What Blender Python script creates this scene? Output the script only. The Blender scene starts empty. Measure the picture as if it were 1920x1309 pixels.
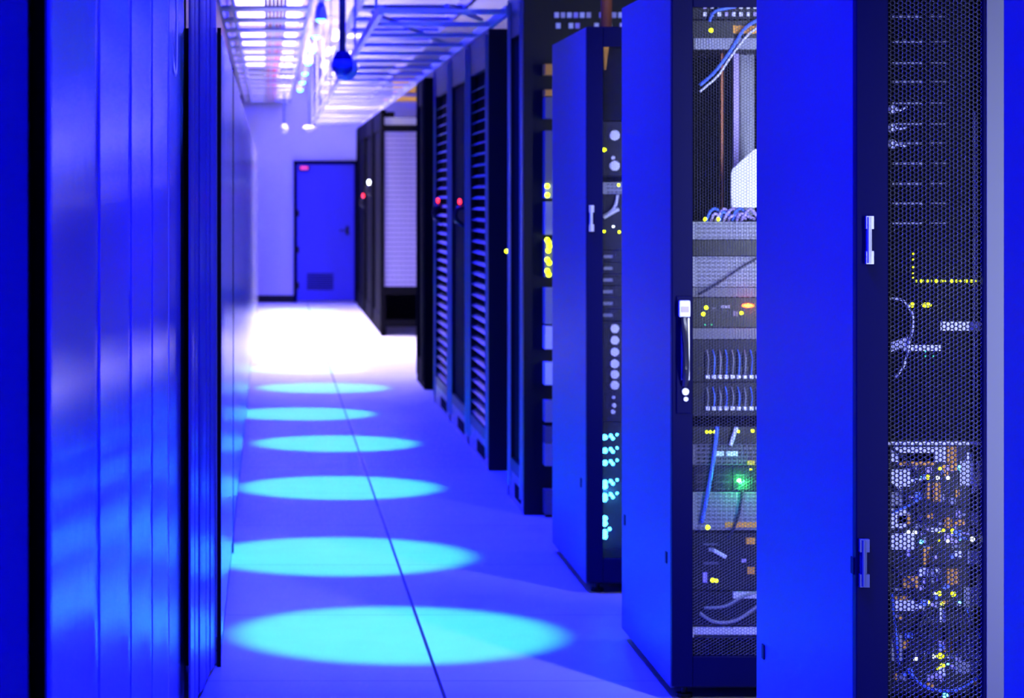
import bpy, bmesh, math, random
from mathutils import Vector, Matrix
random.seed(7)
S = bpy.context.scene
COL = S.collection
F = 4650.0; VX = 505.0; VY = 365.0; H = 1.5      # focal length in px, vanishing point, eye height

# ------------------------------------------------------------------ camera
cam = bpy.data.cameras.new('camera')
cam.sensor_width = 36.0; cam.sensor_fit = 'HORIZONTAL'
cam.lens = F * 36.0 / 1920.0
cam.shift_x = (960 - VX) / 1920.0
cam.shift_y = -(654.5 - VY) / 1920.0
cam.clip_start = 0.05; cam.clip_end = 200
cam.dof.use_dof = True; cam.dof.focus_distance = 5.4; cam.dof.aperture_fstop = 8.0
co = bpy.data.objects.new('camera', cam); COL.objects.link(co)
co.location = (0, 0, H); co.rotation_euler = (math.pi / 2, 0, 0)
S.camera = co
S.view_settings.view_transform = 'Standard'; S.view_settings.look = 'None'
S.view_settings.gamma = 1.0; S.view_settings.use_curve_mapping = False
S.view_settings.exposure = 0.0

# ------------------------------------------------------------------ world
w = bpy.data.worlds.new('world'); S.world = w; w.use_nodes = True
bg = w.node_tree.nodes['Background']
bg.inputs[0].default_value = (0.002, 0.001, 1.0, 1); bg.inputs[1].default_value = 0.03

BLUE = (0.0035, 0.0045, 1.0)
def area(x, y, z, sx, sy, power, color, rot=(0, 0, 0), spread=180):
    l = bpy.data.lights.new('area_light', 'AREA'); l.shape = 'RECTANGLE'
    l.size = sx; l.size_y = sy; l.energy = power; l.color = color
    l.spread = math.radians(spread)
    o = bpy.data.objects.new('area_light', l); COL.objects.link(o)
    o.location = (x, y, z); o.rotation_euler = rot
    return o
# blue aisle lighting, ceiling strips
for yy, pw in ((1.2, 330), (5.0, 230), (8.5, 260), (12.0, 260), (15.5, 250), (19.0, 230), (23.0, 330), (28.0, 420), (31.8, 420)):
    area(0.45, yy, 3.12, 0.25, 2.6, pw * 0.9, BLUE, spread=95 if yy < 18 else 180)
# white ceiling lighting at the far end of the aisle
for yy, pw in ((21.4, 60), (23.8, 180), (26.2, 190), (28.8, 160), (31.2, 120)):
    area(0.55, yy, 3.12, 0.9, 1.8, pw * 0.95, (1.0, 0.84, 1.0), spread=95)
# added white lights behind the racks, unseen, standing in for cross-aisle lighting
R_ = math.radians
for (x, y, z, pw) in ((1.75, 4.12, 1.2, 15), (1.75, 6.16, 1.45, 28), (1.75, 8.47, 1.4, 16), (1.75, 10.52, 1.5, 4)):
    area(x, y, z, 0.07, 1.5, pw, (0.62, 0.70, 1.0), (R_(90), 0, 0), 120)

# ------------------------------------------------------------------ materials
MATS = {}
def mat(name, col, rough=0.5, metal=0.0, emit=None, es=0.0, noise=0.0, bump=0.0, nscale=40, spec=0.5, trans=0.0):
    m = bpy.data.materials.new(name); m.use_nodes = True
    nt = m.node_tree; b = nt.nodes['Principled BSDF']
    b.inputs['Base Color'].default_value = (*col, 1)
    b.inputs['Roughness'].default_value = rough
    b.inputs['Metallic'].default_value = metal
    b.inputs['Specular IOR Level'].default_value = spec
    if trans: b.inputs['Transmission Weight'].default_value = trans
    if emit:
        b.inputs['Emission Color'].default_value = (*emit, 1)
        b.inputs['Emission Strength'].default_value = es
    else:
        tc = nt.nodes.new('ShaderNodeTexCoord'); nz = nt.nodes.new('ShaderNodeTexNoise')
        nz.inputs['Scale'].default_value = nscale; nz.inputs['Detail'].default_value = 3
        nt.links.new(tc.outputs['Object'], nz.inputs['Vector'])
        mr = nt.nodes.new('ShaderNodeMapRange')
        mr.inputs['To Min'].default_value = max(0.02, rough - 0.04); mr.inputs['To Max'].default_value = min(1, rough + 0.04)
        nt.links.new(nz.outputs['Fac'], mr.inputs['Value']); nt.links.new(mr.outputs[0], b.inputs['Roughness'])
        if noise:
            mx = nt.nodes.new('ShaderNodeMix'); mx.data_type = 'RGBA'
            mx.inputs['A'].default_value = (*[c * (1 - noise) for c in col], 1)
            mx.inputs['B'].default_value = (*[min(1, c * (1 + noise)) for c in col], 1)
            nt.links.new(nz.outputs['Fac'], mx.inputs['Factor']); nt.links.new(mx.outputs['Result'], b.inputs['Base Color'])
        if bump:
            bp = nt.nodes.new('ShaderNodeBump'); bp.inputs['Strength'].default_value = bump; bp.inputs['Distance'].default_value = 0.002
            nt.links.new(nz.outputs['Fac'], bp.inputs['Height']); nt.links.new(bp.outputs[0], b.inputs['Normal'])
    MATS[name] = m
    return m
mat('panel', (0.058, 0.075, 0.19), 0.45, 0.0, spec=0.35, noise=0.05, bump=0.03, nscale=300)
mat('panel_gloss', (0.07, 0.06, 0.24), 0.25, 0.0, spec=0.2, noise=0.04, nscale=20)
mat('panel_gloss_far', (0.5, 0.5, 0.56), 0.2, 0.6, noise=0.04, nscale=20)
mat('black', (0.004, 0.004, 0.007), 0.4, spec=0.25)
mat('black_matte', (0.003, 0.003, 0.006), 0.8, spec=0.05)
mat('black_gloss', (0.02, 0.02, 0.025), 0.22)
mat('dark_frame', (0.003, 0.003, 0.035), 0.45, spec=0.03)
mat('panel_left', (0.5, 0.5, 0.8), 0.5)  # blue panel colour lightened, standing in for light these faces lack
mat('edge_bright', (0.35, 0.35, 0.42), 0.3, 0.8)
mat('edge_metal', (0.09, 0.09, 0.12), 0.28, 0.5)
mat('mesh_metal', (0.008, 0.008, 0.014), 0.5, spec=0.1)
mat('mesh_edge_glint', (0.95, 0.95, 1.0), 0.5)  # near-white hole walls paint in the lit glints of the black sheet
mat('rail', (0.32, 0.33, 0.36), 0.45, 0.3)
mat('grid_paint', (0.22, 0.2, 0.4), 0.6)
mat('slat', (0.12, 0.12, 0.16), 0.4, 0.3)
mat('stile_grey', (0.15, 0.155, 0.165), 0.55, spec=0.1)
mat('steel', (0.75, 0.75, 0.78), 0.3, 0.6)
mat('white', (0.85, 0.85, 0.87), 0.5)
mat('grey', (0.11, 0.11, 0.15), 0.5, noise=0.08)
mat('light_grey', (0.26, 0.27, 0.34), 0.5, noise=0.08)
mat('dark_grey', (0.010, 0.010, 0.02), 0.5, spec=0.2)
mat('orange', (0.85, 0.38, 0.02), 0.55, noise=0.15)
mat('yellow', (0.95, 0.55, 0.03), 0.5)
mat('brown_pipe', (0.55, 0.15, 0.03), 0.5)
mat('blue_cable', (0.08, 0.2, 0.9), 0.4)
mat('dark_cable', (0.01, 0.012, 0.03), 0.4)
mat('white_cable', (0.8, 0.8, 0.8), 0.4)
mat('purple', (0.5, 0.4, 0.85), 0.5)
mat('wall_paint', (0.62, 0.60, 0.66), 0.6, noise=0.03)
mat('door_paint', (0.035, 0.025, 0.5), 0.45, noise=0.04)
mat('ceiling_tile', (0.5, 0.5, 0.54), 0.7, noise=0.05)
mat('tray', (0.5, 0.5, 0.56), 0.35, 0.35)
mat('dome_blue', (0.08, 0.10, 0.45), 0.25)
mat('led_yellow', (0.8, 0.9, 0.0), emit=(0.8, 1.0, 0.0), es=6)
mat('led_green', (0.1, 1, 0.1), emit=(0.1, 1.0, 0.15), es=60)
mat('led_small_green', (0.1, 1, 0.3), emit=(0.05, 1.0, 0.3), es=1.2)
mat('led_cyan', (0.1, 0.7, 1), emit=(0.08, 0.6, 1.0), es=8)
mat('led_white', (0.8, 0.9, 1), emit=(0.8, 0.9, 1.0), es=8)
mat('led_red', (1, 0.05, 0.05), emit=(1.0, 0.02, 0.03), es=5)
mat('led_orange', (1, 0.3, 0.05), emit=(1.0, 0.12, 0.0), es=7)
mat('lamp_cyan', (0.2, 1, 0.8), emit=(0.15, 1.0, 0.75), es=6)
mat('lamp_white', (1, 1, 1), emit=(1.0, 0.88, 1.0), es=2.4)
mat('red_cable', (0.8, 0.08, 0.25), 0.5)

def floor_mat():
    m = bpy.data.materials.new('raised_floor_tiles'); m.use_nodes = True
    nt = m.node_tree; N = nt.nodes; L = nt.links; b = N['Principled BSDF']
    tc = N.new('ShaderNodeTexCoord'); sp = N.new('ShaderNodeSeparateXYZ'); L.new(tc.outputs['Object'], sp.inputs[0])
    def line(sock, off, pitch, half):
        a = N.new('ShaderNodeMath'); a.operation = 'SUBTRACT'; L.new(sock, a.inputs[0]); a.inputs[1].default_value = off - pitch / 2
        md = N.new('ShaderNodeMath'); md.operation = 'FLOORED_MODULO'; L.new(a.outputs[0], md.inputs[0]); md.inputs[1].default_value = pitch
        s = N.new('ShaderNodeMath'); s.operation = 'SUBTRACT'; L.new(md.outputs[0], s.inputs[0]); s.inputs[1].default_value = pitch / 2
        ab = N.new('ShaderNodeMath'); ab.operation = 'ABSOLUTE'; L.new(s.outputs[0], ab.inputs[0])
        lt = N.new('ShaderNodeMath'); lt.operation = 'LESS_THAN'; L.new(ab.outputs[0], lt.inputs[0]); lt.inputs[1].default_value = half
        return lt.outputs[0]
    l1 = line(sp.outputs['X'], 0.523, 1.2, 0.0055)
    l2 = line(sp.outputs['Y'], 11.25, 1.2, 0.006)
    sc = N.new('ShaderNodeMath'); sc.operation = 'MULTIPLY'; L.new(l2, sc.inputs[0]); sc.inputs[1].default_value = 0.35
    mx = N.new('ShaderNodeMath'); mx.operation = 'MAXIMUM'; L.new(l1, mx.inputs[0]); L.new(sc.outputs[0], mx.inputs[1])
    nz = N.new('ShaderNodeTexNoise'); nz.inputs['Scale'].default_value = 6; nz.inputs['Detail'].default_value = 5
    L.new(tc.outputs['Object'], nz.inputs['Vector'])
    c = N.new('ShaderNodeMix'); c.data_type = 'RGBA'
    c.inputs['A'].default_value = (0.56, 0.56, 0.60, 1); c.inputs['B'].default_value = (0.66, 0.66, 0.70, 1)
    L.new(nz.outputs['Fac'], c.inputs['Factor'])
    d = N.new('ShaderNodeMix'); d.data_type = 'RGBA'; d.inputs['B'].default_value = (0.01, 0.01, 0.015, 1)
    L.new(mx.outputs[0], d.inputs['Factor']); L.new(c.outputs['Result'], d.inputs['A'])
    L.new(d.outputs['Result'], b.inputs['Base Color'])
    b.inputs['Roughness'].default_value = 0.45
    b.inputs['Specular IOR Level'].default_value = 0.3
    return m
MATS['floor'] = floor_mat()

# ------------------------------------------------------------------ helpers
def X(px, Y): return (px - VX) * Y / F
def Z(py, Y): return H - (py - VY) * Y / F
def nb(): return bmesh.new()
def box(bm, x0, x1, y0, y1, z0, z1):
    if x0 > x1: x0, x1 = x1, x0
    if y0 > y1: y0, y1 = y1, y0
    if z0 > z1: z0, z1 = z1, z0
    v = [bm.verts.new((x, y, z)) for x in (x0, x1) for y in (y0, y1) for z in (z0, z1)]
    for f in ((0, 1, 3, 2), (4, 6, 7, 5), (0, 4, 5, 1), (2, 3, 7, 6), (0, 2, 6, 4), (1, 5, 7, 3)):
        bm.faces.new([v[i] for i in f])
    return bm
def prism(bm, pts, axis, a0, a1):
    """outline pts extruded along axis: 'x' pts=(y,z), 'y' pts=(x,z), 'z' pts=(x,y)"""
    def mk(p, a):
        return {'x': (a, p[0], p[1]), 'y': (p[0], a, p[1]), 'z': (p[0], p[1], a)}[axis]
    A = [bm.verts.new(mk(p, a0)) for p in pts]; B = [bm.verts.new(mk(p, a1)) for p in pts]
    n = len(pts)
    bm.faces.new(A); bm.faces.new(B[::-1])
    for i in range(n): bm.faces.new((A[i], B[i], B[(i + 1) % n], A[(i + 1) % n]))
    bmesh.ops.recalc_face_normals(bm, faces=bm.faces)
    return bm
def cyl(bm, p0, p1, r, seg=14, r1=None):
    p0 = Vector(p0); p1 = Vector(p1); d = p1 - p0
    q = d.to_track_quat('Z', 'Y'); r1 = r if r1 is None else r1
    A = []; B = []
    for i in range(seg):
        a = 2 * math.pi * i / seg; u = Vector((math.cos(a), math.sin(a), 0))
        A.append(bm.verts.new(p0 + q @ (u * r))); B.append(bm.verts.new(p1 + q @ (u * r1)))
    bm.faces.new(A[::-1]); bm.faces.new(B)
    for i in range(seg): bm.faces.new((A[i], A[(i + 1) % seg], B[(i + 1) % seg], B[i]))
    return bm
def sph(bm, c, r, sx=1, sy=1, sz=1, u=12, v=8):
    m = Matrix.Translation(c) @ Matrix.Diagonal((r * sx, r * sy, r * sz, 1))
    bmesh.ops.create_uvsphere(bm, u_segments=u, v_segments=v, radius=1, matrix=m)
    return bm
def tube(bm, pts, r, seg=8, sub=6):
    P = [Vector(p) for p in pts]
    if len(P) > 2:
        Q = []
        for i in range(len(P) - 1):
            a = P[max(i - 1, 0)]; b = P[i]; c = P[i + 1]; d = P[min(i + 2, len(P) - 1)]
            for k in range(sub):
                t = k / sub
                Q.append(0.5 * ((2 * b) + (c - a) * t + (2 * a - 5 * b + 4 * c - d) * t * t + (3 * b - a - 3 * c + d) * t ** 3))
        Q.append(P[-1]); P = Q
    rings = []; up = Vector((0.13, 0.27, 0.95)).normalized()
    for i, p in enumerate(P):
        d = (P[min(i + 1, len(P) - 1)] - P[max(i - 1, 0)]).normalized()
        s = d.cross(up)
        if s.length < 1e-3: s = d.cross(Vector((1, 0, 0)))
        s.normalize(); t = s.cross(d)
        rings.append([bm.verts.new(p + (s * math.cos(2 * math.pi * k / seg) + t * math.sin(2 * math.pi * k / seg)) * r) for k in range(seg)])
    for a, b in zip(rings, rings[1:]):
        for k in range(seg): bm.faces.new((a[k], a[(k + 1) % seg], b[(k + 1) % seg], b[k]))
    bm.faces.new(rings[0]); bm.faces.new(rings[-1][::-1])
    bmesh.ops.recalc_face_normals(bm, faces=bm.faces)
    return bm

ORG = {}
def thing(name, label, cat, loc, group=None):
    o = bpy.data.objects.new(name, None); COL.objects.link(o); o.empty_display_size = 0.1
    o.location = loc; o['label'] = label; o['category'] = cat
    if group: o['group'] = group
    ORG[o.name] = Vector(loc)
    return o
def obj(name, bm, m, parent=None, label=None, bev=0.0, smooth=False):
    me = bpy.data.meshes.new(name)
    org = ORG.get(parent.name, Vector((0, 0, 0))) if parent else Vector((0, 0, 0))
    if parent: bmesh.ops.translate(bm, verts=bm.verts, vec=-org)
    bm.to_mesh(me); bm.free()
    me.materials.append(MATS[m] if isinstance(m, str) else m)
    if smooth:
        for p in me.polygons: p.use_smooth = True
    o = bpy.data.objects.new(name, me); COL.objects.link(o)
    if parent: o.parent = parent; ORG[o.name] = org
    if bev:
        md = o.modifiers.new('bevel', 'BEVEL'); md.width = bev; md.segments = 2; md.limit_method = 'ANGLE'
    if label: o['label'] = label
    return o
def solo(name, bm, m, label, cat, group=None, **k):
    """a thing made of one mesh, origin at its base centre"""
    xs = [v.co for v in bm.verts]
    c = Vector(((min(v.x for v in xs) + max(v.x for v in xs)) / 2, (min(v.y for v in xs) + max(v.y for v in xs)) / 2, min(v.z for v in xs)))
    bmesh.ops.translate(bm, verts=bm.verts, vec=-c)
    o = obj(name, bm, m, None, label, **k); o.location = c; o['category'] = cat
    if group: o['group'] = group
    return o
def struct(name, bm, m, label=None, parent=None, **k):
    o = obj(name, bm, m, parent, label, **k)
    if not parent: o['kind'] = 'structure'
    return o
def dup(root, loc, label=None, group=None):
    r = root.copy(); COL.objects.link(r); r.location = loc
    ORG[r.name] = Vector(loc)
    if label: r['label'] = label
    if group: r['group'] = group
    def rec(src, dst):
        for ch in list(src.children):
            c = ch.copy(); COL.objects.link(c); c.parent = dst; rec(ch, c)
    rec(root, r)
    return r

# ------------------------------------------------------------------ the room shell
WALLY = 34.5
struct('floor', box(nb(), -3.0, 5.5, -2.0, WALLY + .2, -0.1, 0.0), 'floor')
struct('ceiling', box(nb(), -3.0, 5.5, -2.0, WALLY + .2, 3.30, 3.4), 'ceiling_tile')
struct('wall_back', box(nb(), -3.0, 5.5, WALLY, WALLY + .2, 0.0, 3.30), 'wall_paint')
struct('wall_left', box(nb(), -3.1, -3.0, -2.0, WALLY, 0.0, 3.30), 'wall_paint')
struct('wall_right', box(nb(), 5.5, 5.6, -2.0, WALLY, 0.0, 3.30), 'wall_paint')
struct('wall_front', box(nb(), -3.0, 5.5, -2.1, -2.0, 0.0, 3.30), 'wall_paint')
struct('baseboard_back', box(nb(), -0.16, X(553, WALLY), WALLY - .02, WALLY, 0.0, 0.10), 'black')
struct('trim_1', box(nb(), -0.5, 0.22, WALLY - .35, WALLY - 0.02, Z(190, WALLY), Z(182, WALLY) + .02), 'dark_frame')
# door at the end of the aisle
dx0, dx1 = X(557, WALLY), X(664, WALLY); dzt = Z(308, WALLY)
dr = struct('door_1', box(nb(), dx0, dx1, WALLY - .05, WALLY, 0.03, dzt), 'door_paint', bev=.004)
fr = nb(); box(fr, dx0 - .05, dx0, WALLY - .07, WALLY, 0, dzt + .05); box(fr, dx1, dx1 + .05, WALLY - .07, WALLY, 0, dzt + .05)
box(fr, dx0 - .05, dx1 + .05, WALLY - .07, WALLY, dzt, dzt + .05)
obj('door_frame', fr, 'dark_frame', dr)
h = nb(); box(h, X(648, WALLY), X(654, WALLY), WALLY - .06, WALLY - .05, Z(440, WALLY), Z(424, WALLY))
cyl(h, (X(651, WALLY), WALLY - .05, Z(432, WALLY)), (X(651, WALLY), WALLY - .12, Z(432, WALLY)), .012)
cyl(h, (X(651, WALLY), WALLY - .11, Z(432, WALLY)), (X(636, WALLY), WALLY - .11, Z(432, WALLY)), .01)
obj('door_handle', h, 'black', dr)
for py in (400, 468, 535):
    obj('hinge', box(nb(), dx0 - .01, dx0 + .03, WALLY - .075, WALLY - .05, Z(py + 6, WALLY), Z(py - 6, WALLY)), 'black', dr)
v = nb()
for i in range(8): box(v, X(575, WALLY), X(625, WALLY), WALLY - .056, WALLY - .05, .18 + i * .03, .195 + i * .03)
obj('vent_grille', v, 'dark_frame', dr)
s = thing('status_light', 'small red warning light at the top corner of the far door', 'light', (X(570, WALLY), WALLY - .07, Z(318, WALLY)))
obj('housing', box(nb(), X(560, WALLY), X(580, WALLY), WALLY - .10, WALLY - .07, Z(319, WALLY), Z(311, WALLY)), 'black', s)
obj('lens', box(nb(), X(563, WALLY), X(577, WALLY), WALLY - .11, WALLY - .10, Z(318, WALLY), Z(312, WALLY)), mat('led_dim', (1, .1, .2), emit=(1, .05, .2), es=.8), s)

# ------------------------------------------------------------------ perforated sheet
def perforated(x0, x1, y, z0, z1, pitch=0.0092, hole=0.40, th=0.0022):
    """flat-top hexagonal perforation: shared cell hexagons, round-cornered hex holes"""
    bm = nb(); cw = pitch * 0.866
    nx = max(1, int((x1 - x0) / cw)); nz = int((z1 - z0) / pitch)
    cw = (x1 - x0) / nx
    R = pitch / math.sqrt(3); r = hole * pitch * 1.10
    cache = {}
    def vert(x, z, yy):
        k = (round(x * 2e4), round(z * 2e4), round(yy * 1e5))
        if k not in cache: cache[k] = bm.verts.new((x, yy, z))
        return cache[k]
    for i in range(nx):
        for j in range(nz):
            cx = x0 + (i + .5) * cw; cz = z0 + (j + .5 + (0.25 if i % 2 else -0.25)) * pitch
            O = []; I = []; B = []
            for k in range(6):
                a = math.pi / 3 * k
                O.append(vert(cx + R * math.cos(a), cz + R * math.sin(a), y))
                ix, iz = cx + r * math.cos(a), cz + r * math.sin(a)
                I.append(bm.verts.new((ix, y, iz))); B.append(bm.verts.new((ix, y + th, iz)))
            for k in range(6):
                q = (k + 1) % 6
                try: bm.faces.new((O[k], O[q], I[q], I[k]))
                except ValueError: pass
                bm.faces.new((I[k], I[q], B[q], B[k])).material_index = 1
    return bm

# ------------------------------------------------------------------ blue data racks standing with an end panel on the aisle
RX = 1.19; RW = 0.60; RH = 2.13
def rack(Y0, Y1, label, style, clips=()):
    t = thing('server_rack', label, 'server rack', (RX + RW / 2, (Y0 + Y1) / 2, 0), None)
    x0, x1 = RX, RX + RW
    zb = 0.035
    obj('side_panel', box(nb(), x0, x0 + .012, Y0 + .03, Y1 - .01, zb, RH), 'panel', t, 'flat blue side panel facing the aisle', bev=.003)
    obj('side_panel', box(nb(), x1 - .012, x1, Y0 + .03, Y1 - .01, zb, RH), 'panel', t)
    obj('top_panel', box(nb(), x0 + .012, x1 - .012, Y0 + .03, Y1 - .01, RH - .02, RH), 'black', t)
    obj('back_panel', box(nb(), x0 + .012, x1 - .012, Y1 - .03, Y1 - .01, zb, RH - .02), 'black_matte', t)
    obj('base_plate', box(nb(), x0 + .012, x1 - .012, Y0 + .04, Y1 - .03, zb, zb + .03), 'black', t)
    obj('inner_lining', box(nb(), x0 + .013, x0 + .016, Y0 + .04, Y1 - .03, zb + .03, RH - .02), 'black_matte', t)
    for xx in (x0 + .045, x1 - .07):
        b = nb(); box(b, xx, xx + .025, Y0 + .062, Y0 + .078, zb + .03, RH - .02)
        obj('mounting_rail', b, 'rail', t)
    for xx in (x0 + .05, x1 - .05):
        for yy in (Y0 + .08, Y1 - .08):
            b = nb(); cyl(b, (xx, yy, 0), (xx, yy, .012), .025); cyl(b, (xx, yy, .01), (xx, yy, zb), .009)
            obj('foot', b, 'black', t)
    # front door
    st = 0.060; zt = 0.075
    def leaf(a, b_, sl, sr, hinge_left):
        fr = nb(); yA, yB = Y0, Y0 + .028
        box(fr, a, a + sl, yA, yB, zb + .01, RH); box(fr, b_ - sr, b_, yA, yB, zb + .01, RH)
        box(fr, a + sl, b_ - sr, yA, yB, RH - zt, RH); box(fr, a + sl, b_ - sr, yA, yB, zb + .01, zb + .10)
        d = obj('door', fr, 'dark_frame', t, bev=.003)
        obj('mesh_panel', perforated(a + sl, b_ - sr, Y0 + .012, zb + .10, RH - zt, hole=.40 if style == 'double' else .46), 'mesh_metal', d, 'black hexagonal perforated sheet').data.materials.append(MATS['mesh_edge_glint'])
        return d
    if style == 'double':
        d1 = leaf(x0, x0 + .3, .066, .042, True)
        d2 = leaf(x0 + .302, x1, .042, .066, False)
        obj('door_edge_trim', box(nb(), x0 + .264, x0 + .299, Y0 - .004, Y0, zb + .02, RH - .01), 'stile_grey', d1, 'pale grey metal stile', bev=.001)
        d = d1
    else:
        d = leaf(x0, x1, .062, .062, False)
    for (px0, px1, py0, py1, mt) in clips:          # hinges / catches on the left stile
        hb = nb(); xa, xb = X(px0, Y0), X(px1, Y0); za, zb2 = Z(py1, Y0), Z(py0, Y0); hh = zb2 - za
        box(hb, xa, xb, Y0 - .012, Y0, za, za + hh * .27); box(hb, xa, xb, Y0 - .012, Y0, zb2 - hh * .27, zb2)
        box(hb, xa + (xb - xa) * .1, xb - (xb - xa) * .25, Y0 - .009, Y0, za + hh * .27, zb2 - hh * .27)
        cyl(hb, ((xa + xb) / 2 - .002, Y0 - .012, za + .002), ((xa + xb) / 2 - .002, Y0 - .012, zb2 - .002), .004)
        obj('hinge', hb, mt, d, 'silver hinge' if mt == 'steel' else None)
    # latch studs on the aisle side panel
    sp = [c for c in t.children if c.name.startswith('side_panel')][0]
    return t, d, sp

Y3 = 5.03; Y2 = 7.33; Y1 = 9.30
r3, d3, sp3 = rack(Y3, 6.07, 'tall blue data rack with silver hinge and grey door edge, nearest whose mesh front shows', 'double',
                   ((1622, 1636, 405, 495, 'steel'), (1610, 1628, 1010, 1100, 'panel')))
r2, d2, sp2 = rack(Y2, 8.385, 'tall blue data rack with swing handle, middle one of the blue racks', 'single')
r1, d1, sp1 = rack(Y1, 10.44, 'narrow-looking blue data rack beside the tall black cabinets', 'single', ((1104, 1113, 385, 434, 'steel'),))
for sp, Yk, pts in ((sp1, 9.75, ((1090, 905),)), (sp2, 8.2, ((1172, 975), (1250, 1045))), (sp3, 6.0, ((1432, 1222), (1600, 1060)))):
    for (px, py) in pts:
        Yv = RX * F / (px - VX); zc = Z(py, Yv)
        obj('panel_latch', box(nb(), RX - .003, RX, Yv - .012, Yv + .012, zc - .017, zc + .017), 'dark_frame', sp)
# swing handle on the middle rack
hx0, hx1 = X(1268, Y2), X(1296, Y2)
hp = obj('handle_plate', box(nb(), hx0, hx1, Y2 - .006, Y2, Z(775, Y2), Z(555, Y2)), 'dark_frame', d2, bev=.002)
def hsub(name, bm, m, label=None, **k):
    # third level is used by the plate itself; further handle pieces stay children of the door
    return obj(name, bm, m, d2, label, **k)
hsub('handle_lock', box(nb(), X(1271, Y2), X(1292, Y2), Y2 - .025, Y2 - .006, Z(594, Y2), Z(563, Y2)), 'white', 'white keypad block', bev=.004)
hsub('handle_lock_display', box(nb(), X(1275, Y2), X(1289, Y2), Y2 - .027, Y2 - .025, Z(585, Y2), Z(574, Y2)), 'purple')
b = nb(); tube(b, [(X(1280, Y2), Y2 - .02, Z(595, Y2)), (X(1282, Y2), Y2 - .03, Z(640, Y2)), (X(1283, Y2), Y2 - .03, Z(690, Y2)), (X(1283, Y2), Y2 - .008, Z(722, Y2))], .010)
hsub('handle_lever', b, 'black_gloss')
b = nb(); box(b, X(1288, Y2), X(1291, Y2), Y2 - .018, Y2 - .006, Z(712, Y2), Z(596, Y2)); box(b, X(1276, Y2), X(1278, Y2), Y2 - .018, Y2 - .006, Z(712, Y2), Z(604, Y2))
hsub('handle_trim', b, 'steel')
b = nb(); cyl(b, (X(1284, Y2), Y2, Z(734, Y2)), (X(1284, Y2), Y2 - .014, Z(734, Y2)), .0105); cyl(b, (X(1285, Y2), Y2 - .001, Z(748, Y2)), (X(1285, Y2), Y2 - .012, Z(748, Y2)), .007)
hsub('key_lock', b, 'steel', 'round key lock')
# nearest rack, seen only as a blue strip at the picture's right edge
dup(r1, (RX + RW / 2, 3.46, 0), 'blue data rack side cut off by the right edge of the picture')

# added tube lights, unseen behind the racks, to light the fronts opposite
for (yb, lab) in ((4.02, 'added unseen white tube light on the back of the nearest blue rack'), (6.06, 'added unseen white tube light on the back of the mesh-front rack'),
                  (8.375, 'added unseen white tube light on the back of the middle rack'), (10.43, 'added unseen white tube light on the back of the rack beside the black cabinets')):
    zc = 1.2 if yb < 5 else 1.42
    t = thing('added_tube_light', lab, 'light', (1.75, yb, zc - .8))
    obj('housing', box(nb(), 1.70, 1.80, yb, yb + .03, zc - .8, zc + .8), 'white', t)
    b = nb(); cyl(b, (1.75, yb + .042, zc - .75), (1.75, yb + .042, zc + .75), .013); obj('tube', b, 'lamp_white', t)
# ------------------------------------------------------------------ rack equipment
EX0 = RX + .072; EX1 = RX + RW - .072
def plate_leds(parent, Yf, leds):
    for (px, py, r, m, *sx) in leds:
        k = sx[0] if sx else 1
        bm = nb(); sph(bm, (X(px, Yf), Yf - .001, Z(py, Yf)), r, k, .5, 1)
        obj('indicator_light', bm, m, parent, smooth=True)
def device(name, label, cat, Y0, py0, py1, face, style='plain', depth=.55, leds=(), extra=None, group=None):
    """rack-mounted box: front face at Y0+.055, ears overlap the rails"""
    Yf = Y0 + .052; z1 = Z(py0, Yf); z0 = Z(py1, Yf)
    t = thing(name, label, cat, ((EX0 + EX1) / 2, Yf + .2, z0), group)
    obj('chassis', box(nb(), EX0 + .002, EX1 - .002, Yf + .006, Yf + depth, z0 + .001, z1 - .001), 'dark_grey' if face != 'light_grey' else 'grey', t)
    b = nb(); box(b, EX0 - .020, EX1 + .020, Yf, Yf + .006, z0, z1)
    fp = obj('face_plate', b, face, t, bev=.001)
    d = nb(); h = z1 - z0; used = False
    if style == 'vents':
        n = max(1, int(h / .012)); used = True
        for i in range(n):
            zc = z0 + (i + .5) * h / n
            for k in range(30):
                xc = EX0 + .01 + k * .0152
                box(d, xc, xc + .012, Yf - .0008, Yf + .001, zc - .0033, zc + .0033)
        obj('vent_slots', d, 'grey' if face == 'light_grey' else 'black', t)
    elif style == 'drives':
        used = True; n = 8; wv = (EX1 - EX0) / n
        for k in range(n):
            xc = EX0 + k * wv
            dd = nb(); box(dd, xc + .003, xc + wv - .003, Yf - .004, Yf, z0 + .004, z1 - .004)
            o = obj('drive_bay', dd, 'dark_grey', t, bev=.001)
            gg = nb()
            for j in range(3): box(gg, xc + .008, xc + wv - .008, Yf - .006, Yf - .004, z0 + .008 + j * (h - .016) / 3, z0 + .010 + j * (h - .016) / 3)
            obj('drive_handle', gg, 'grey', o)
    elif style == 'ports':
        used = True
        for k in range(24):
            xc = EX0 + .012 + k * .0182
            box(d, xc, xc + .012, Yf - .0008, Yf + .001, z0 + h * .28, z0 + h * .28 + .010)
        obj('port_row', d, 'black', t)
    if not used: d.free()
    if leds: plate_leds(t, Yf, leds)
    if extra: extra(t, Yf)
    return t
def cable(pts, r, m, label, group=None):
    return solo('cable', tube(nb(), pts, r), m, label, 'cable', group, smooth=True)

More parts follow.
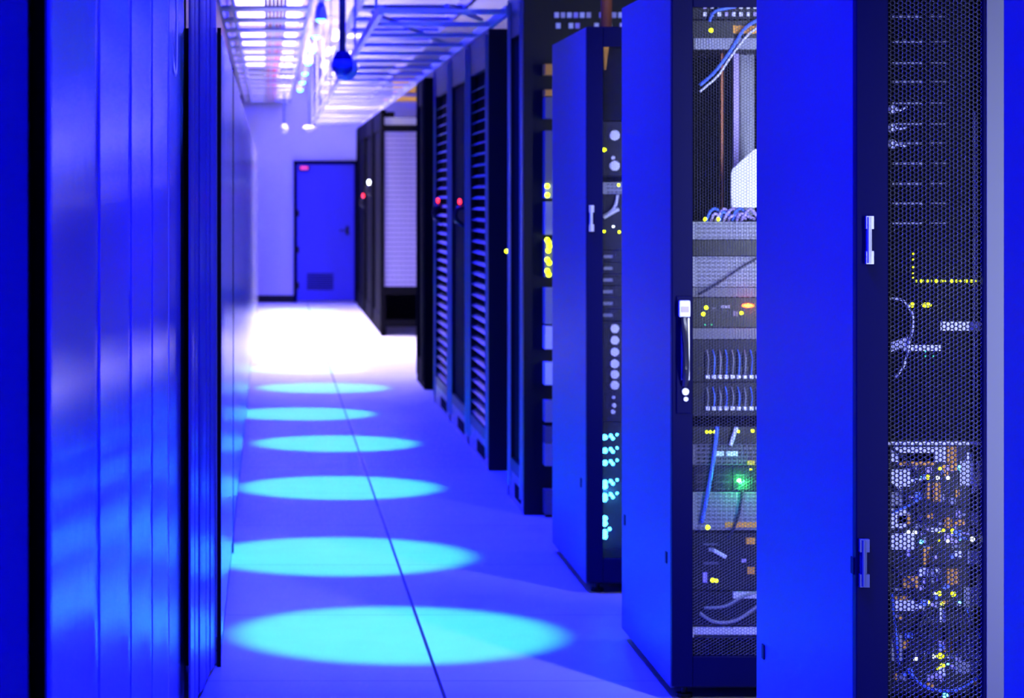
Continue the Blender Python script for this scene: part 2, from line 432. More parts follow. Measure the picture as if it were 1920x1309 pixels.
# ---- middle rack (Y2) -------------------------------------------------
Yf2 = Y2 + .052
def p2(px, py, dy=0): return (X(px, Yf2 + dy), Yf2 + dy, Z(py, Yf2 + dy))
def sockets(t, Yf):
    for k in range(12):
        for j in range(2):
            px = 1321 + k * 13.5; b = nb(); cx, cz = X(px, Yf), Z(13 + j * 14, Yf)
            box(b, cx - .005, cx + .005, Yf - .008, Yf, cz - .006, cz + .006)
            obj('connector', b, 'white' if (k * 7 + j * 3) % 4 else 'purple', t)
device('patch_bay', 'patch panel with white plugs at the very top of the middle rack', 'patch bay', Y2, 2, 36, 'dark_grey', extra=sockets)
def oran(t, Yf):
    obj('orange_label', box(nb(), X(1374, Yf), X(1450, Yf), Yf - .002, Yf, Z(63, Yf), Z(48, Yf)), 'orange', t, 'orange strip')
    obj('grey_lip', box(nb(), EX0, EX1, Yf - .012, Yf, Z(93, Yf), Z(72, Yf)), 'light_grey', t, 'pale grey lip')
device('network_switch', 'black switch with orange strip and single bright yellow light, near top of middle rack', 'network switch', Y2, 38, 94, 'black', 'plain', .4,
       ((1333, 57, .0065, 'led_yellow'),), oran)
# empty section with vertical cable ducts
for px0, px1, dep, m, lab in ((1376, 1386, .25, 'purple', 'thin violet vertical duct in the empty bay of the middle rack'),
                              (1388, 1414, .30, 'light_grey', 'pale grey vertical duct behind the white tag in the middle rack'),
                              (1352, 1356, .22, 'brown_pipe', 'thin brownish vertical rod in the empty bay of the middle rack')):
    Yd = Y2 + dep
    b = nb(); xa, xb = X(px0, Yd), X(px1, Yd); za, zb_ = Z(404, Yd), Z(100, Yd)
    box(b, xa, xb, Yd, Yd + .03, za, zb_)
    if m == 'light_grey':
        for i in range(40): box(b, xa + .002, xb - .002, Yd - .004, Yd, za + (i + .1) * (zb_ - za) / 40, za + (i + .6) * (zb_ - za) / 40)
    solo('vertical_duct', b, m, lab, 'cable duct')
b = nb(); Yt = Yf2 + .02
pts = [(X(1371, Yt), Z(388, Yt)), (X(1371, Yt), Z(326, Yt)), (X(1374, Yt), Z(316, Yt)), (X(1415, Yt), Z(280, Yt)), (X(1450, Yt), Z(280, Yt)), (X(1450, Yt), Z(388, Yt))]
tg = thing('document_pouch', 'bright white pouch with slanted top hanging in the middle rack', 'pouch', (X(1400, Yt), Yt, Z(395, Yt)))
prism(b, pts, 'y', Yt, Yt + .012); obj('pouch_body', b, 'white', tg)
b = nb()
for a in (372, 383): box(b, X(1372, Yt), X(1450, Yt), Yt - .004, Yt - .001, Z(a + 6, Yt), Z(a, Yt))
obj('pouch_fold', b, 'white', tg)
device('server', 'grey vented server under the white pouch in the middle rack', 'server', Y2, 416, 449, 'light_grey', 'vents', .5,
       ())
b = nb(); px = 1330
bun = thing('cable_bundle', 'loose bundle of violet plugs and leads lying on the grey server in the middle rack', 'cables', p2(1360, 416, .01))
for k in range(9):
    a = nb(); sx = 1325 + k * 8
    tube(a, [p2(sx, 415, .03), p2(sx + 6, 398 + (k % 3) * 4, .015), p2(sx + 18, 392 + (k % 2) * 12, .03), p2(sx + 34, 411, .05)], .0045)
    obj('lead', a, 'purple' if k % 3 else 'blue_cable', bun, smooth=True)
for (px, py) in ((1322, 411), (1347, 411)):
    a = nb(); sph(a, p2(px, py, -.002), .0055); obj('indicator_light', a, 'led_yellow', bun, smooth=True)
device('rack_blank', 'black blanking panel between two grey vented servers in the middle rack', 'panel', Y2, 450, 480, 'black')
device('server', 'taller grey vented server crossed by a dark lead in the middle rack', 'server', Y2, 481, 538, 'light_grey', 'vents', .5)
device('rack_blank', 'plain grey blanking panel above the red-lit device in the middle rack', 'panel', Y2, 539, 557, 'grey')
def dvd(t, Yf):
    for (a, c, e, g, m) in ((1335, 576, 1342, 580, 'grey'), (1351, 572, 1368, 578, 'light_grey'), (1373, 583, 1383, 593, 'grey')):
        obj('button', box(nb(), X(a, Yf), X(e, Yf), Yf - .004, Yf, Z(g, Yf), Z(c, Yf)), m, t)
    b = nb(); xa, xb, za, zb_ = X(1333, Yf), X(1365, Yf), Z(596, Yf), Z(582, Yf)
    box(b, xa, xb, Yf - .003, Yf, za, za + .001); box(b, xa, xb, Yf - .003, Yf, zb_ - .001, zb_); box(b, xa, xa + .001, Yf - .003, Yf, za, zb_); box(b, xb - .001, xb, Yf - .003, Yf, za, zb_)
    obj('display_frame', b, 'grey', t)
    l = bpy.data.lights.new('indicator_glow', 'POINT'); l.energy = .12; l.color = (1, .12, .02); l.shadow_soft_size = .004
    o = bpy.data.objects.new('indicator_glow', l); COL.objects.link(o); o.location = (X(1402, Yf), Yf - .02, Z(573, Yf))
device('power_controller', 'black device with glowing red-orange bar and three yellow lights in the middle rack', 'controller', Y2, 558, 614, 'black', 'plain', .4,
       ((1402, 573, .0065, 'led_orange', 2.9), (1324, 577, .006, 'led_yellow'), (1318.5, 589, .006, 'led_yellow'), (1390, 587, .0055, 'led_yellow'), (1322, 609, .002, 'led_small_green'), (1334, 609, .002, 'led_small_green')), dvd)
device('rack_blank', 'plain grey blanking panel above the two patch panels in the middle rack', 'panel', Y2, 615, 636, 'grey')
def jacks(y_top, y_bot):
    def f(t, Yf):
        for k in range(13):
            px = 1325 + k * 11.7
            cb = nb(); tube(cb, [(X(px, Yf), Yf, Z(y_top + 8, Yf)), (X(px + 1, Yf), Yf - .02, Z(y_top + 24, Yf)), (X(px + .5, Yf), Yf - .012, Z(y_bot - 3, Yf))], .0022, 6)
            obj('patch_lead', cb, 'blue_cable' if k % 2 else 'rail', t, smooth=True)
            cb = nb(); box(cb, X(px - 3.6, Yf), X(px + 3.6, Yf), Yf - .02, Yf, Z(y_bot + 3.5, Yf), Z(y_bot - 3.5, Yf))
            obj('plug', cb, 'white', t, 'white plug', bev=.001)
    return f
device('patch_bay', 'upper patch panel with a row of white plugs in the middle rack', 'patch bay', Y2, 637, 716, 'dark_grey', 'ports', .2, (), jacks(648, 706))
device('patch_bay', 'lower patch panel with a row of white plugs in the middle rack', 'patch bay', Y2, 717, 780, 'dark_grey', 'ports', .2, (), jacks(718, 765))
device('network_switch', 'black switch with a row of five yellow lights below the patch panels', 'network switch', Y2, 800, 832, 'black', 'ports', .4,
       ((1325, 810, .0045, 'led_yellow'), (1332, 810, .0045, 'led_yellow'), (1342, 810, .0055, 'led_yellow', 1.4), (1384, 809, .0045, 'led_yellow'), (1411, 808, .005, 'led_yellow')))
def tags(t, Yf):
    for (a, c, e, g) in ((1342, 846, 1357, 855), (1362, 846, 1383, 855)):
        obj('label_tag', box(nb(), X(a, Yf), X(e, Yf), Yf - .002, Yf, Z(g, Yf), Z(c, Yf)), 'white', t)
    obj('orange_block', box(nb(), X(1400, Yf), X(1414, Yf), Yf - .01, Yf, Z(871.5, Yf), Z(863, Yf)), 'orange', t)
device('server', 'grey server with two white stickers above the brilliant green light', 'server', Y2, 833, 872, 'grey', 'vents', .5, (), tags)
def gl(t, Yf):
    l = bpy.data.lights.new('indicator_glow', 'POINT'); l.energy = .55; l.color = (.05, 1, .15); l.shadow_soft_size = .006
    o = bpy.data.objects.new('indicator_glow', l); COL.objects.link(o); o.location = (X(1385, Yf), Yf - .035, Z(901, Yf))
device('server', 'dark drive server with one brilliant green light in the middle rack', 'server', Y2, 873, 922, 'dark_grey', 'drives', .5,
       ((1385, 901, .0085, 'led_green'), (1404, 880, .005, 'led_yellow'), (1412, 880, .005, 'led_yellow'), (1404, 894, .003, 'led_white'), (1414, 899, .003, 'led_cyan'), (1414, 911, .003, 'led_cyan')), gl)
def ob(t, Yf):
    obj('orange_label', box(nb(), X(1359, Yf), X(1450, Yf), Yf - .002, Yf, Z(989, Yf), Z(979, Yf)), 'orange', t)
device('server', 'grey vented server with an orange strip, lower half of the middle rack', 'server', Y2, 923, 994, 'light_grey', 'vents', .5, ((1327, 989, .0070, 'led_yellow'),), ob)
def odds(t, Yf):
    for (a, c, e, g, m) in ((1398, 1008, 1415, 1020, 'orange'), (1401, 1063, 1414, 1076, 'orange'), (1318, 1019, 1345, 1022, 'grey'), (1318, 1054, 1346, 1058, 'grey'),
                            (1328, 1027, 1337, 1034, 'light_grey'), (1317, 1073, 1325, 1092, 'purple'), (1390, 1048, 1398, 1054, 'purple')):
        obj('module', box(nb(), X(a, Yf), X(e, Yf), Yf - .008, Yf, Z(g, Yf), Z(c, Yf)), m, t)
device('server', 'dark modular unit with small orange blocks and a yellow light, low in the middle rack', 'server', Y2, 1000, 1106, 'dark_grey', 'plain', .5,
       ((1336, 1088, .0065, 'led_yellow'), (1343, 1089, .0055, 'led_yellow')), odds)
solo('cable_plug', cyl(nb(), p2(1338, 1032, -.015), p2(1361, 1045, -.015), .006), 'white', 'white angled plug on the dark modular unit in the middle rack', 'plug')
solo('cable_plug', cyl(nb(), p2(1370, 835, -.015), p2(1381, 801, -.02), .006), 'white', 'white plug leaning across the switch with the yellow lights', 'plug')
b = nb(); box(b, EX0 + .001, EX1 - .001, Yf2 - .002, Yf2 + .5, Z(1196, Yf2), Z(1190, Yf2)); box(b, EX0 - .02, EX1 + .02, Yf2 - .002, Yf2 + .004, Z(1196, Yf2), Z(1176, Yf2))
solo('rack_shelf', b, 'white', 'pale shelf at the bottom of the middle rack', 'shelf')
device('rack_blank', 'dark blank panel behind cable loops above the pale shelf of the middle rack', 'panel', Y2, 1110, 1172, 'dark_grey')
cable([p2(1417 + 20, 30, -.018), p2(1398, 52, -.019), p2(1370, 95, -.019), p2(1340, 135, -.014), p2(1312, 160, -.01)], .0052, 'blue_cable', 'bright blue cable sweeping down across the top of the middle rack')
cable([p2(1417 + 8, 50, -.018), p2(1402, 66, -.019), p2(1372, 104, -.022), p2(1346, 142, -.020), p2(1312, 172, -.018)], .0035, 'white_cable', 'pale cable beside the bright blue one at the top of the middle rack')
cable([p2(1416, 4, -.016), p2(1370, 14, -.018), p2(1340, 22, -.016), p2(1330, 40, -.01)], .005, 'blue_cable', 'short blue lead looping over the top patch panel')
cable([p2(1432, 478, -.012), p2(1390, 502, -.014), p2(1345, 532, -.014), p2(1310, 552, -.01)], .0032, 'dark_cable', 'dark lead slanting across the taller grey server')
cable([p2(1392, 905, -.014), p2(1388, 950, -.016), p2(1378, 985, -.016), p2(1366, 1010, -.01)], .0042, 'dark_cable', 'black cable hanging from the green-lit server')
cable([p2(1345, 800, -.012), p2(1338, 860, -.016), p2(1326, 930, -.016), p2(1316, 980, -.01)], .0062, 'blue_cable', 'thick blue cable hanging at the left of the green light')
cable([p2(1312, 1150, -.010), p2(1340, 1166, -.018), p2(1380, 1163, -.018), p2(1430, 1130, -.01)], .0052, 'rail', 'grey cable loop sagging above the pale bottom shelf')
cable([p2(1320, 1140, -.012), p2(1360, 1137, -.02), p2(1395, 1118, -.02), p2(1430, 1108, -.01)], .0045, 'rail', 'second grey cable loop above the sagging one')
b = nb(); box(b, X(1373, Yf2), X(1440, Yf2), Yf2 - .012, Yf2 - .002, Z(1121, Yf2), Z(1109, Yf2))
solo('label_holder', b, 'white', 'white label holder among the cable loops of the middle rack', 'label')

# ---- near rack (Y3), behind its mesh door ------------------------------
Yf3 = Y3 + .052
def p3(px, py, dy=0): return (X(px, Yf3 + dy), Yf3 + dy, Z(py, Yf3 + dy))
ys = [-6, 28, 75, 115, 150, 190, 229, 265, 303, 341, 378, 415, 452]
def line3(t, Yf):
    z1 = t['top']
    obj('pull_tab', box(nb(), X(1672, Yf), X(1727, Yf), Yf - .006, Yf, z1 - .006, z1 - .001), 'light_grey', t)
    obj('pull_tab', box(nb(), X(1742, Yf), X(1775, Yf), Yf - .004, Yf, z1 - .005, z1 - .001), 'grey', t)
for k in range(len(ys) - 1):
    def ex(t, Yf, y=ys[k]):
        z1 = Z(y + 1, Yf)
        obj('pull_tab', box(nb(), X(1672, Yf), X(1727, Yf), Yf - .006, Yf, z1 - .005, z1 - .001), 'light_grey', t)
        obj('pull_tab', box(nb(), X(1742, Yf), X(1775, Yf), Yf - .004, Yf, z1 - .004, z1 - .001), 'grey', t)
    device('server', 'black slim server with pale pull tab, one of the stack high in the mesh-front rack', 'server', Y3, ys[k], ys[k + 1] - 1, 'black_matte', 'plain', .5, (), ex, 'slim servers in the mesh-front rack')
def ledL(t, Yf):
    L = [(1712, y, .0020, 'led_yellow') for y in (476, 487, 501, 513, 521)]
    L += [(1718 + k * 9.2 + (k % 3), 527, .0022 + .0016 * ((k * 5) % 3) / 2, 'led_yellow') for k in range(13)]
    plate_leds(t, Yf, L)
device('network_switch', 'switch with an L-shaped run of yellow lights in the mesh-front rack', 'network switch', Y3, 453, 540, 'black_matte', 'plain', .4, (), ledL)
def sw(t, Yf):
    for (px, py) in ((1735, 650), (1750, 650), (1735, 659), (1750, 668), (1735, 668), (1735, 680), (1750, 680)):
        plate_leds(t, Yf, ((px, py, .0016, 'led_small_green'),))
    obj('label_tag', box(nb(), X(1763, Yf), X(1838, Yf), Yf - .003, Yf, Z(620, Yf), Z(603, Yf)), 'white', t, 'white label strip')
    obj('label_tag', box(nb(), X(1690, Yf), X(1763, Yf), Yf - .003, Yf, Z(658, Yf), Z(647, Yf)), 'white', t, 'white label strip')
device('network_switch', 'black unit with two white label strips and bright yellow light in the mesh-front rack', 'network switch', Y3, 541, 700, 'black_matte', 'plain', .4,
       ((1710, 572, .0052, 'led_yellow'), (1737, 572, .0050, 'led_yellow', 2.1)), sw)
b = nb(); prism(b, [(X(1667, Yf3), Z(660, Yf3)), (X(1667, Yf3), Z(642, Yf3)), (X(1700, Yf3), Z(630, Yf3)), (X(1702, Yf3), Z(645, Yf3))], 'y', Yf3 - .012, Yf3 - .008)
solo('paper_tag', b, 'white', 'white tilted paper tag on a lead behind the mesh', 'label')
device('rack_blank', 'plain black panel above the pale shelf in the mesh-front rack', 'panel', Y3, 701, 822, 'black_matte')
cable([p3(1668, 560, -.01), p3(1690, 562, -.016), p3(1703, 575, -.018), p3(1713, 600, -.018), p3(1706, 640, -.018), p3(1695, 685, -.016), p3(1678, 708, -.008)], .0026, 'white_cable', 'thin white lead curving below the yellow light behind the mesh')
for k, (a, c) in enumerate(((1670, 205), (1669, 240), (1669, 270))):
    b = nb(); sph(b, p3(a + 3, c, -.010), .011, 1, .5, .9)
    t = tube(b, [p3(a + 6, c, -.012), p3(a + 16, c + 2, -.016), p3(a + 30, c + (k - 1) * 5, -.010)], .0025)
    solo('cable_tie_knot', b, 'white', ('highest', 'middle', 'lowest')[k] + ' of three white plugs at the left edge behind the mesh', 'plug', smooth=True)
cable([p3(1828, 210, -.014), p3(1828, 500, -.015), p3(1826, 830, -.014)], .0014, 'white_cable', 'thin straight vertical wire near the right of the mesh front')
b = nb(); box(b, EX0 - .02, EX1 + .02, Yf3 - .004, Yf3 + .006, Z(834, Yf3), Z(828, Yf3)); box(b, EX0 + .001, EX1 - .001, Yf3 + .004, Yf3 + .45, Z(834, Yf3), Z(828, Yf3))
solo('rack_shelf', b, 'white', 'pale shelf dividing the mesh-front rack above the coloured modules', 'shelf')
# four blade units with white/orange modules, lights and leads
units = ((835, 950), (951, 1060), (1061, 1180), (1181, 1300))
mods = {0: [(1668, 838, 1775, 866, 'white'), (1684, 848, 1752, 872, 'orange'), (1772, 837, 1792, 868, 'orange'), (1799, 864, 1850, 910, 'light_grey'), (1668, 880, 1705, 912, 'light_grey'), (1735, 905, 1742, 935, 'orange'), (1748, 905, 1762, 940, 'orange'), (1668, 922, 1690, 948, 'grey')],
        1: [(1668, 953, 1700, 990, 'light_grey'), (1680, 965, 1706, 982, 'orange'), (1668, 1000, 1715, 1030, 'light_grey'), (1730, 1025, 1748, 1058, 'orange'), (1735, 962, 1748, 972, 'orange'), (1820, 960, 1850, 985, 'grey'), (1770, 970, 1784, 990, 'orange'), (1812, 1032, 1846, 1058, 'grey')],
        2: [(1690, 1080, 1722, 1102, 'orange'), (1670, 1125, 1715, 1145, 'light_grey'), (1774, 1066, 1796, 1096, 'orange'), (1806, 1100, 1848, 1160, 'grey'), (1823, 1136, 1842, 1160, 'orange'), (1720, 1064, 1760, 1080, 'light_grey'), (1760, 1140, 1772, 1166, 'light_grey')],
        3: [(1688, 1200, 1702, 1216, 'orange'), (1770, 1198, 1784, 1222, 'orange'), (1670, 1190, 1690, 1240, 'grey'), (1800, 1190, 1846, 1235, 'grey'), (1735, 1280, 1750, 1290, 'orange'), (1790, 1240, 1830, 1262, 'grey')]}
lts = {0: [(1725, 896, .0035, 'led_cyan'), (1739, 895, .0048, 'led_yellow'), (1762, 878, .004, 'led_yellow', 1.3), (1777, 896, .0058, 'led_white'), (1758, 896, .004, 'led_white'), (1786, 878, .0045, 'led_yellow'), (1798, 877, .005, 'led_cyan', .8)],
       1: [(1702, 998, .0048, 'led_white'), (1715, 999, .0048, 'led_white'), (1727, 1016, .0042, 'led_cyan'), (1759, 995, .0045, 'led_yellow'), (1768, 995, .004, 'led_yellow'), (1787, 996, .0055, 'led_yellow'), (1776, 1013, .005, 'led_white'), (1760, 1013, .0025, 'led_yellow'), (1800, 1012, .003, 'led_small_green'), (1823, 1011, .005, 'led_white')],
       2: [(1740, 1130, .0055, 'led_yellow'), (1761, 1113, .005, 'led_yellow'), (1787, 1114, .0055, 'led_yellow'), (1767, 1131, .005, 'led_yellow'), (1752, 1113, .003, 'led_white'), (1799, 1130, .003, 'led_cyan')],
       3: [(1717, 1235, .005, 'led_white', 1.2), (1750, 1231, .0042, 'led_white'), (1763, 1230, .006, 'led_yellow', 1.3), (1787, 1231, .0055, 'led_yellow'), (1767, 1248, .005, 'led_yellow'), (1759, 1253, .0035, 'led_yellow'), (1777, 1246, .003, 'led_cyan'), (1772, 1304, .005, 'led_cyan', 1.3)]}
names = ('topmost blade unit with white and orange modules and blue-white lights below the pale shelf',
         'second blade unit below the pale shelf, three white lights in its row',
         'third blade unit below the pale shelf, a square of yellow lights at its centre',
         'lowest blade unit in the mesh-front rack, yellow lights over a cable loop')
for u, (a, c) in enumerate(units):
    def ex(t, Yf, u=u):
        rr = random.Random(20 + u)
        a_, c_ = units[u]
        for n_ in range(34):
            q0 = rr.uniform(1668, 1838); r0 = rr.uniform(a_ + 4, c_ - 16); ww = rr.uniform(5, 18); hh = rr.uniform(4, 14)
            mt = rr.choice(['white', 'light_grey', 'purple', 'blue_cable', 'orange', 'light_grey', 'purple'])
            obj('small_module', box(nb(), X(q0, Yf), X(q0 + ww, Yf), Yf - rr.uniform(.002, .0045), Yf, Z(r0 + hh, Yf), Z(r0, Yf)), mt, t)
        for (q, r_, s_, w_, m) in mods[u]:
            m = {'light_grey': 'white', 'grey': 'light_grey'}.get(m, m)
            obj('module', box(nb(), X(q, Yf), X(s_, Yf), Yf - .006, Yf, Z(w_, Yf), Z(r_, Yf)), m, t, bev=.001)
    device('blade_unit', names[u], 'server', Y3, a, c, 'dark_grey', 'ports', .45, lts[u], ex)
rnd = random.Random(3)
def lead(x, y, x2, y2, bow, m, lab, r=.0026, g=None):
    mx_, my_ = (x + x2) / 2 + bow, (y + y2) / 2
    return cable([p3(x, y, -.008), p3((x + mx_) / 2, (y + my_) / 2, -.014), p3(mx_, my_, -.016), p3(x2, y2, -.009)], r, m, lab, g)
lead(1668, 836, 1725, 896, 6, 'dark_cable', 'dark lead slanting from the pale shelf down to the first lights')
lead(1668, 905, 1740, 990, 10, 'dark_cable', 'dark lead slanting from the left edge to the second row of lights')
lead(1739, 900, 1735, 1005, -8, 'dark_cable', 'dark lead hanging straight from the first yellow light behind the mesh')
lead(1824, 836, 1838, 1010, 3, 'dark_cable', 'dark lead hanging at the right of the blade units')
lead(1745, 1030, 1770, 1098, -9, 'dark_cable', 'dark lead bowing towards the third row of lights')
lead(1752, 1028, 1745, 1125, -6, 'dark_cable', 'dark lead left of the bowed one above the third row')
lead(1670, 962, 1730, 930, 8, 'blue_cable', 'blue lead rising from the left edge under the first row of lights')
lead(1670, 1060, 1725, 1130, 14, 'dark_cable', 'dark lead dropping from the left edge to the third row')
lead(1672, 1112, 1686, 1250, 0, 'blue_cable', 'blue lead running down the left edge behind the mesh')
lead(1812, 1140, 1850, 1270, 10, 'blue_cable', 'blue lead bowing down the right of the lowest unit')
cable([p3(1700, 1255, -.01), p3(1740, 1290, -.02), p3(1800, 1292, -.02), p3(1852, 1255, -.01)], .0032, 'blue_cable', 'blue cable loop sagging below the lowest row of lights')
for k in range(7):
    x0_ = 1772 + k * 7
    lead(x0_, 1138, x0_ + 6 + k * 3, 1225 + rnd.random() * 20, 3, 'dark_cable', 'dark lead of the fan hanging under the third row of yellow lights', .0026, 'fan of dark leads, right')
for k in range(5):
    x0_ = 1738 + k * 5
    lead(x0_, 1142, x0_ - 40 + k * 7, 1235 + rnd.random() * 14, -3, 'dark_cable', 'dark lead of the bunch falling to the left under the third row of lights', .0026, 'bunch of dark leads, left')

# ---- far blue rack (Y1) --------------------------------------------------
Yf1 = Y1 + .052
def p1(px, py, dy=0): return (X(px, Yf1 + dy), Yf1 + dy, Z(py, Yf1 + dy))
device('rack_blank', 'dark panel at the top of the rack beside the black cabinets', 'panel', Y1, 84, 225, 'black_matte')
b = nb(); prism(b, [(X(1131, Yf1), Z(84, Yf1)), (X(1141, Yf1), Z(84, Yf1)), (X(1135, Yf1), Z(131, Yf1)), (X(1132, Yf1), Z(131, Yf1))], 'y', Yf1 - .016, Yf1 - .006)
solo('cable_sheath', b, 'orange', 'orange wedge-shaped sheath at the top of the rack beside the black cabinets', 'cable sheath')
def knobs(L):
    def f(t, Yf):
        for (px, py, r) in L:
            b = nb(); cyl(b, (X(px, Yf), Yf, Z(py, Yf)), (X(px, Yf), Yf - .012, Z(py, Yf)), r, 18)
            obj('knob', b, 'white', t, 'round white knob')
    return f
device('power_supply', 'unit with two large round white knobs in the rack beside the black cabinets', 'power supply', Y1, 228, 330, 'dark_grey', 'plain', .4,
       ((1133, 281, .007, 'led_yellow'),), knobs([(1152, 254, .019), (1152, 311, .019), (1149, 296, .007)]))
device('server', 'pale grey box above crossed white leads in the rack beside the black cabinets', 'server', Y1, 342, 364, 'light_grey', 'vents', .4, ((1160, 347, .005, 'led_yellow'),))
device('network_switch', 'dark switch behind crossed white leads in the rack beside the black cabinets', 'network switch', Y1, 366, 468, 'dark_grey', 'ports', .4,
       ((1133, 434, .005, 'led_yellow'), (1161, 435, .005, 'led_yellow'), (1150, 425, .004, 'led_white')))
cable([p1(1158, 366, -.012), p1(1154, 385, -.016), p1(1144, 398, -.018), p1(1132, 405, -.01)], .006, 'white_cable', 'upper of two crossed white leads in the rack beside the black cabinets')
cable([p1(1160, 392, -.026), p1(1146, 400, -.026), p1(1132, 408, -.02)], .007, 'white_cable', 'lower of two crossed white leads in the rack beside the black cabinets')
for k in range(6):
    def ex(t, Yf, y=474 + k * 22):
        obj('pull_tab', box(nb(), X(1131, Yf), X(1148, Yf), Yf - .008, Yf, Z(y + 10, Yf), Z(y + 4, Yf)), 'light_grey', t)
    device('server', 'slim dark server with pale tab, one of the stack above the column of white knobs', 'server', Y1, 470 + k * 22, 491 + k * 22, 'dark_grey', 'plain', .4, (), ex, 'slim servers above the knobs')
device('breaker_panel', 'dark panel with a column of six round white knobs beside the black cabinets', 'panel', Y1, 604, 790, 'dark_grey', 'plain', .2, (),
       knobs([(1152, y, .0165) for y in (616, 638, 660, 682, 702, 722)] + [(1150, 745, .006), (1151, 760, .008), (1149, 772, .008)]))
cy = []
for (y, n) in ((820, 3), (845, 3), (868, 3), (905, 3), (930, 3)):
    cy += [(1134, y, .011, 'led_cyan'), (1145, y - 3, .007, 'led_cyan'), (1149, y + 2, .007, 'led_cyan'), (1157, y - 5, .0055, 'led_cyan')]
cy += [(1134, y, .011, 'led_cyan') for y in (912, 936, 972, 982, 998, 1006)] + [(1143, 992, .007, 'led_cyan')]
device('network_switch', 'switch packed with clustered cyan lights, low in the rack beside the black cabinets', 'network switch', Y1, 792, 1030, 'dark_grey', 'plain', .4, cy)
l = bpy.data.lights.new('indicator_glow', 'POINT'); l.energy = .5; l.color = (.05, .4, 1); l.shadow_soft_size = .02
o = bpy.data.objects.new('indicator_glow', l); COL.objects.link(o); o.location = p1(1134, 920, -.03)

# ------------------------------------------------------------------ black cabinets, doors facing the aisle
BX = 1.19; BH = 2.40
def black_cabinet(Ya, Yb, bays, label, led=None, strip=False, top=BH, group=None, grid=False, far=False):
    em = 'black_matte' if far else 'edge_metal'; bk = 'black_matte' if far else 'black'
    t = thing('equipment_cabinet', label, 'cabinet', (BX + .45, (Ya + Yb) / 2, 0), group)
    x1 = BX + .9
    obj('body', box(nb(), BX + .06, BX + .14 if far else x1, Ya + .04, Yb - .01, .48 if grid else .10, top - .02), 'black_matte', t)
    if grid:
        ef = nb(); box(ef, BX - .01, BX + .03, Ya - .01, Ya + .03, 0, top); box(ef, x1 - .04, x1, Ya, Ya + .03, 0, top)
        box(ef, BX + .03, x1 - .04, Ya, Ya + .03, .10, .175); box(ef, BX + .03, x1 - .04, Ya, Ya + .03, .44, .52); box(ef, BX + .03, x1 - .04, Ya, Ya + .03, 2.17, 2.24)
        obj('end_frame', ef, bk, t)
        gr = nb()
        for i in range(33): box(gr, BX + .03, x1 - .04, Ya + .008, Ya + .014, .525 + i * .05, .569 + i * .05)
        for i in range(17): box(gr, BX + .03 + i * .05, BX + .038 + i * .05, Ya + .014, Ya + .02, .52, 2.17)
        obj('grid_panel', gr, 'grid_paint', t, 'pale lilac gridded end panel')
        obj('top_band', box(nb(), BX + .03, x1 - .04, Ya + .002, Ya + .03, 2.24, 2.32), 'light_grey', t)
    else:
        obj('end_panel', box(nb(), BX, x1, Ya, Ya + .03, .0, top), bk, t, bev=.003)
    p = nb(); box(p, BX + .004, BX + .03, Ya + .03, Yb, .0, .14)
    pl = obj('plinth', p, em, t, 'pale metal plinth')
    obj('plinth_opening', box(nb(), BX + .001, BX + .004, Ya + (Yb - Ya) * .2, Ya + (Yb - Ya) * .55, .03, .10), 'black_matte', pl)
    obj('header', box(nb(), BX + .004, BX + .05, Ya + .03, Yb, top - .08, top), bk, t)
    obj('corner_post', box(nb(), BX + .002, BX + .05, Ya + .03, Ya + .07, 0.0, top), bk, t)
    obj('corner_post', box(nb(), BX + .002, BX + .05, Yb - .06, Yb, 0, top), bk, t)
    for (ya, yb, kind) in bays:
        fr = nb(); s = .075
        box(fr, BX + .005, BX + .035, ya, ya + s, .14, top - .08); box(fr, BX + .005, BX + .035, yb - s, yb, .14, top - .08)
        box(fr, BX + .005, BX + .035, ya + s, yb - s, .14, .20); box(fr, BX + .005, BX + .035, ya + s, yb - s, top - .20, top - .08)
        d = obj('door', fr, bk, t)
        for yy_ in (ya + s * .5, yb - s * .5):
            e = nb(); cyl(e, (BX + .004, yy_, .06), (BX + .004, yy_, top - .02), .013, 12)
            obj('edge_trim', e, em if far else 'edge_bright', d, None if far else 'bright round metal edge', smooth=False)
        if kind == 'louvre':
            obj('louvre_backing', box(nb(), BX + .045, BX + .055, ya + s, yb - s, .20, top - .20), 'black_matte', d)
            lv = nb(); n = int((top - .4) / .063)
            for i in range(n):
                z = .215 + i * .063
                prism(lv, [(BX + .008, z), (BX + .012, z - .001), (BX + .042, z + .016), (BX + .040, z + .019)], 'y', ya + s, yb - s)
            obj('louvre_slats', lv, 'slat', d)
        else:
            obj('dark_glass', box(nb(), BX + .022, BX + .030, ya + s, yb - s, .20, top - .20), 'black_matte', d)
    return t
BC = {}
c1 = black_cabinet(11.60, 12.42, ((11.68, 12.34, 'glass'),), 'black cabinet with pale strip of lights at its edge, nearest of the black cabinets', strip=True, top=2.47)
c2 = black_cabinet(13.46, 14.86, ((13.54, 14.80, 'louvre'),), 'black cabinet with wide louvred door, the nearer louvred one')
c3 = black_cabinet(14.88, 16.36, ((14.95, 16.30, 'glass'),), 'black cabinet with smooth dark door and red-lit handle between two louvred cabinets')
c4 = black_cabinet(16.38, 17.95, ((16.45, 17.88, 'louvre'),), 'black cabinet with narrow-looking louvred door, the farther louvred one')
c5 = black_cabinet(19.06, 20.05, ((19.13, 19.98, 'glass'),), 'black cabinet standing just before the white opening in the row', far=True)
c6 = black_cabinet(26.30, 28.6, ((26.4, 28.5, 'glass'),), 'nearer dark cabinet of the far group, pale grid end panel by the white opening', grid=True, far=True)
c7 = black_cabinet(28.62, 31.0, ((28.7, 30.9, 'glass'),), 'dark cabinet with red light in the middle of the far group', far=True)
c8 = black_cabinet(31.02, 33.8, ((31.1, 33.7, 'glass'),), 'last dark cabinet of the right row, next to the far door', far=True)
